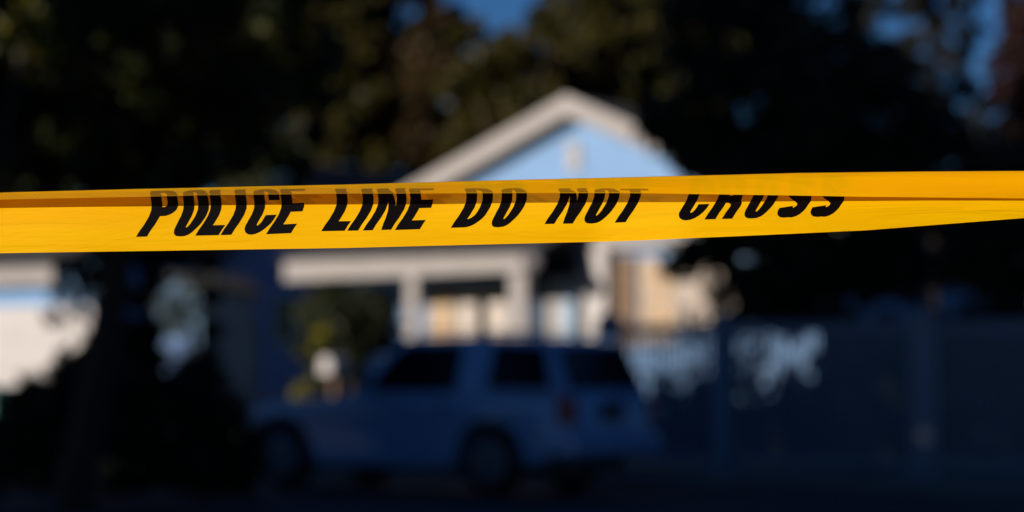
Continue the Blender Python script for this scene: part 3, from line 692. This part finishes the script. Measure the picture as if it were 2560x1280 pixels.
tree('shrub', 'narrow black shrub between the pale blue gap and the dark blue cottage', 'shrub', (-3.55, 28.0, 0),
     pb(28.0, [(520, 640, 24), (527, 740, 20), (530, 820, 22), (520, 900, 34), (530, 970, 55), (470, 980, 60), (420, 625, 22), (400, 970, 60)], 0.25), 4500, 0.09, DARKL, 0.04,
     extra=px_extra(28.0, [(525, 660, 24, 260), (528, 740, 22, 240), (530, 830, 24, 260), (515, 900, 34, 300), (470, 925, 40, 300)]))
# pale blue gap: made-up blue hut standing in for sky between the shrubs
SH = P(445, 900, 44.0); SH.z = 0
sky_gap_shed = thing('sky_gap_shed', 'narrow pale blue stand-in for a sky gap between two dark shrubs right of the garage', 'sky_gap_shed', SH, -YAW)
wallbox('wall', [(-0.52, 0), (0.52, 0), (0.52, 2.85), (0, 3.1), (-0.52, 2.85)], 0, 1.6, mat('shed blue', (0.05, 0.105, 0.18), 0.7, 0.35, 2.5), sky_gap_shed)
bm = bmesh.new(); prism(bm, [(-0.62, 2.80), (0, 3.11), (0.62, 2.80), (0.62, 2.88), (0, 3.2), (-0.62, 2.88)], 'y', -0.15, 1.75); finish('roof', bm, M['roof'], sky_gap_shed)
box('door', (-0.3, 0.3, -0.04, -0.002, 0.1, 2.0), M['navyblue'], sky_gap_shed, 0.01)
tree('small_tree', 'thin dark sapling speckling the front of the narrow pale blue sky gap', 'tree', (P(455, 900, 42).x, 42, 0),
     pb(42, [(455, 900, 50)], 0.2), 60, 0.14, DARKL, 0.03, limbs=False,
     extra=px_extra(42, [(450, 790, 100, 330), (440, 800, 40, 50)]))
# shrubs by the porch
tree('shrub', 'dark bush growing in front of the left half of the porch', 'shrub', (P(880, 900, 42).x, 42, 0),
     pb(42.0, [(830, 800, 85), (910, 790, 85), (960, 840, 60), (870, 860, 90), (790, 900, 70), (930, 755, 50), (820, 750, 50), (985, 870, 40), (760, 780, 40)], 0.4), 14000, 0.11, DARKL, 0.05)
tree('hedge', 'tall black foliage added to darken the yard behind the right half of the fence', 'hedge', (P(2300, 1000, 35).x, 35, 0),  # dark leaves added to blacken the yard behind the fence
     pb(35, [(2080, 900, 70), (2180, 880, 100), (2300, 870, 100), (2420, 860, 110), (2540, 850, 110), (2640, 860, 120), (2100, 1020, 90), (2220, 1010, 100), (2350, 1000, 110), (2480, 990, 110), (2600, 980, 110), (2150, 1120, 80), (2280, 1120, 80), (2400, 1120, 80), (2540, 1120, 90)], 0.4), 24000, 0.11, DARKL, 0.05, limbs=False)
tree('hedge', 'knee-high dark foliage added to darken the sunlit ground beyond the parked car', 'hedge', (P(800, 1000, 35).x, 35, 0),  # dark leaves added to cover the sunlit ground beyond the car
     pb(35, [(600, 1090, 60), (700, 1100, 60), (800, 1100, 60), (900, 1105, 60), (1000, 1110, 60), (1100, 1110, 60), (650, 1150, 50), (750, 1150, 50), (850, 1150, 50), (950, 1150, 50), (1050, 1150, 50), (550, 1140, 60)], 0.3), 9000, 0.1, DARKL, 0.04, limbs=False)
tree('hedge', 'low dark foliage added to darken the foot of the house behind the pickets', 'hedge', (P(1800, 1000, 37).x, 37, 0),  # dark leaves added to blot out the sunlit foot of the house
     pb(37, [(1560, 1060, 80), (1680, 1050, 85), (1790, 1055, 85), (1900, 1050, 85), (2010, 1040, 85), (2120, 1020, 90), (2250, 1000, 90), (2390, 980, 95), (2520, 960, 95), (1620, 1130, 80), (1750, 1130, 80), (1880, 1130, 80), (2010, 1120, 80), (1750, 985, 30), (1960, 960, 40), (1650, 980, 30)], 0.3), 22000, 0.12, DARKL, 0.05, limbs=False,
     extra=px_extra(37, [(1830, 880, 190, 1200), (1760, 965, 50, 300), (1850, 955, 40, 160), (1660, 965, 50, 200), (1990, 960, 50, 300), (1660, 1120, 70, 700), (1730, 1110, 70, 700), (2030, 1090, 70, 700)]))  # includes a thin leaf scatter added to dim the sunlit wall
tree('shrub', 'small yellow-green shrub just above the bonnet of the parked car', 'shrub', (P(760, 990, 38).x, 38, 0),
     pb(38, [(800, 830, 26), (760, 970, 26), (750, 1000, 40), (790, 870, 14)], 0.2), 500, 0.09, YELL, 0.02, limbs=False)
tree('shrub', 'low rust-brown plant beside the front of the parked car', 'shrub', (P(690, 1000, 38.5).x, 38.5, 0),
     pb(38.5, [(683, 1010, 26), (690, 1050, 40)], 0.1), 260, 0.10, BROWNL, 0.02, limbs=False)
# trees behind the house
BT = 'trees behind the house'
specs = [(830, [(760, 60, 150), (860, -80, 150), (900, 60, 80), (960, -80, 100), (700, 200, 120), (800, 250, 130), (870, 380, 120), (900, 220, 90)], 'olive tree crown left of the sky gap, above the faded roof', OLIVE, 60),
         (1030, [(1000, 250, 140), (1060, 130, 110), (1010, 400, 130), (1080, 10, 90), (1110, 330, 100), (1000, -60, 110), (930, 160, 70), (930, 20, 70), (960, 90, 60), (1130, 60, 70), (1120, 170, 70), (1130, -90, 60)], 'brown autumn tree rising left of the gable', BROWNL, 62),
         (1260, [(1240, 190, 120), (1180, 90, 60), (1330, 60, 50), (1200, 330, 110), (1330, 300, 110), (1330, 130, 80), (1240, 430, 150), (1180, 190, 90), (1400, 80, 70), (1290, 110, 70)], 'yellow-olive tree directly below the patch of blue sky', OLIVE, 58),
         (1480, [(1430, 60, 120), (1480, 200, 120), (1560, -20, 130), (1400, 180, 70), (1540, 320, 130), (1400, 210, 80), (1380, 130, 70), (1420, -90, 80), (1370, 20, 50), (1600, 130, 110)], 'olive tree rising straight behind the gable peak', OLIVE, 61),
         (1690, [(1680, 60, 120), (1650, 220, 110), (1740, -60, 140), (1700, 350, 120), (1620, -80, 120), (1780, 120, 120)], 'dull green tree between the gable and the huge black tree', leaf_mat('dull leaves', [(0.01, 0.012, 0.003), (0.03, 0.032, 0.006), (0.05, 0.05, 0.010)]), 60)]
for px, bl, lb, lm, Y in specs:
    tree('backyard_tree', lb, 'tree', (P(px, 900, Y).x, Y, 0), pb(Y, bl, 1.2), 9000, 0.26, lm, 0.2, BT)
tree('backyard_tree', 'dark tree far behind the left tree, closing the gaps above the cottage', 'tree', (P(640, 900, 66).x, 66, 0), pb(66, [(120, 380, 150), (560, 100, 220), (650, 350, 200), (420, 300, 200), (200, 300, 260), (540, 500, 150), (300, 520, 160), (100, 500, 160), (100, 80, 240), (20, 440, 160), (740, 330, 90), (780, 180, 120), (660, 540, 120), (330, 80, 200)], 1.5), 22000, 0.3, DARKL, 0.25, BT)
tree('backyard_tree', 'faint dull tree farthest behind the brown autumn tree', 'tree', (P(900, 900, 74).x, 74, 0), pb(74, [(720, 100, 150), (850, 120, 140), (980, 120, 130), (1090, 200, 110), (900, 320, 150), (1080, 380, 130), (1020, 20, 110), (800, -60, 150), (960, -90, 100), (1110, 90, 60)], 1.5), 13000, 0.32, BROWNL, 0.25, BT)
tree('backyard_tree', 'dull tree farthest behind the gable, filling gaps right of the peak', 'tree', (P(1600, 900, 73).x, 73, 0), pb(73, [(1440, 80, 100), (1560, 100, 130), (1700, 100, 130), (1850, 120, 140), (1400, 260, 120), (1260, 300, 130), (1550, 300, 140), (1740, 320, 140), (1900, 360, 140), (1280, 180, 80), (1400, -60, 60), (1560, -70, 120), (1760, -70, 120)], 1.5), 14000, 0.32, OLIVE, 0.25, BT)
# maroon tree on the right edge
tree('maroon_tree', 'dark maroon tree at the right edge beyond the huge black tree', 'tree', (P(2556, 900, 42).x, 42, 0),
     pb(42, [(2600, 100, 130), (2640, 280, 160), (2590, 420, 120), (2560, 10, 70), (2700, 500, 160), (2500, 520, 80), (2540, 130, 80), (2520, 250, 70)], 0.6), 18000, 0.16, REDL, 0.14)
# thin twigs against the sky upper right
tree('birch_tree', 'sparse thin-leaved tree against the blue sky in the upper right', 'tree', (P(2330, 900, 44).x, 44, 0),
     pb(44, [(2240, 130, 70), (2330, 90, 60), (2390, 200, 80), (2440, 60, 60), (2480, 230, 60), (2170, 40, 80), (2200, -30, 60), (2420, -20, 50), (2300, -20, 80), (2380, 40, 70), (2300, 180, 90), (2450, 360, 90)], 0.6), 8000, 0.13, leaf_mat('thin leaves', [(0.01, 0.012, 0.012), (0.02, 0.022, 0.02)]), 0.08)

# the tall trees behind and left of the camera that shade the street
def along(u, y): return ((u + 0.64*y)/0.768, y)
# unseen trees added behind the camera to cut the sky light
x0_, y0_ = 2.0, -13.0
root = tree('sky_block_tree', 'tall unseen tree added behind the camera to cut the sky light', 'tree', (x0_, y0_, 0),
     [(x0_+random.uniform(-2, 2), y0_+random.uniform(-2, 2), z, 2.6) for z in np.linspace(2.6, 13, 12)], 9000, 0.45, MIDL, 0.35, 'unseen trees cutting the sky light')
for xx, yy in ((8, -14), (13.5, -11), (19, -8), (24, -2), (28, 5), (30, 12), (31, 20)):
    c = root.copy(); col.objects.link(c); c.location = (xx, yy, 0); c.rotation_euler = (0, 0, xx*1.3)
    for ch in root.children:
        d = ch.copy(); col.objects.link(d); d.parent = c
x, y = along(-20.4, 12)
tree('street_tree', 'tall dense street tree on the near side of the road, shading the parked car', 'tree', (x, y, 0),
     [(x+random.uniform(-1.6, 1.6), y+random.uniform(-2, 2), z, 1.7) for z in np.linspace(4, 10.2, 16)], 30000, 0.24, MIDL, 0.3, flecks=True)
x, y = along(-22.9, 13)  # short unseen tree added to keep the sun off the pavement
tree('street_tree', 'shortest dense street tree, added out of view to shade the pavement', 'tree', (x, y, 0),
     [(x+random.uniform(-0.8, 0.8), y+random.uniform(-1.5, 1.5), z, 1.5) for z in np.linspace(2.6, 8.6, 12)], 20000, 0.24, MIDL, 0.25, flecks=True)
for i, (u, h) in enumerate(((-17.4, 17), (-14.2, 17))):
    x, y = along(u, 11)
    tree('street_tree', ('tallest dense street tree on the near side, shading the fence', 'broad dense street tree on the near side, standing furthest right of its row')[i], 'tree', (x, y, 0),
         [(x+random.uniform(-1.5, 1.5), y+random.uniform(-2, 2), z, 2.1) for z in np.linspace(3.5, h-2, 22)], 42000, 0.26, MIDL, 0.35, flecks=True)
tree('shade_cypress', 'narrow tree added out of view to shade the cottage', 'tree', (-12.2, 40.5, 0),  # unseen tree added so that its shadow darkens the cottage
     [(-12.2, 40.5, z, 1.6) for z in np.linspace(0.8, 7.0, 12)], 30000, 0.3, DARKL, 0.15)

# ---------------------------------------------------------------- small things
mb = P(835, 912, 37.0)
post = thing('mailbox', 'small white mailbox on a post, catching the sun above the car bonnet', 'mailbox', (mb.x, mb.y, 0), -YAW)
bm = bmesh.new(); bx(bm, -0.04, 0.04, -0.04, 0.04, 0, mb.z-0.14); finish('post', bm, M['brown'], post)
bm = bmesh.new(); prism(bm, [(-0.11, -0.14), (0.11, -0.14), (0.11, 0.02)] + arc(0, 0.02, 0.11, 0.11, 0, 180, 10)[1:], 'y', -0.22, 0.22, lambda v: (v[0], v[1], v[2]+mb.z)); finish('box', bm, M['white'], post)
gb = P(2, 1000, 36)
bn = thing('wheelie_bin', 'green wheeled bin half cut off by the left edge', 'bin', (gb.x-0.12, gb.y, 0), -YAW)
zt = gb.z + 0.22
bm = bmesh.new(); prism(bm, [(-0.22, 0.08), (0.22, 0.08), (0.30, zt-0.1), (-0.30, zt-0.1)], 'y', -0.28, 0.28); finish('bin_body', bm, M['bin'], bn, 0.02)
bm = bmesh.new(); prism(bm, [(-0.33, zt-0.098), (0.33, zt-0.098), (0.30, zt-0.03), (-0.30, zt)], 'y', -0.31, 0.31); finish('lid', bm, M['bin'], bn, 0.01)
for s_ in (-1, 1):
    bm = bmesh.new(); lathe(bm, [(0.02, 0), (0.1, 0), (0.1, 0.05), (0.02, 0.05)], (s_*0.22, 0.26, 0.1)); finish('wheel', bm, M['rubber'], bn)
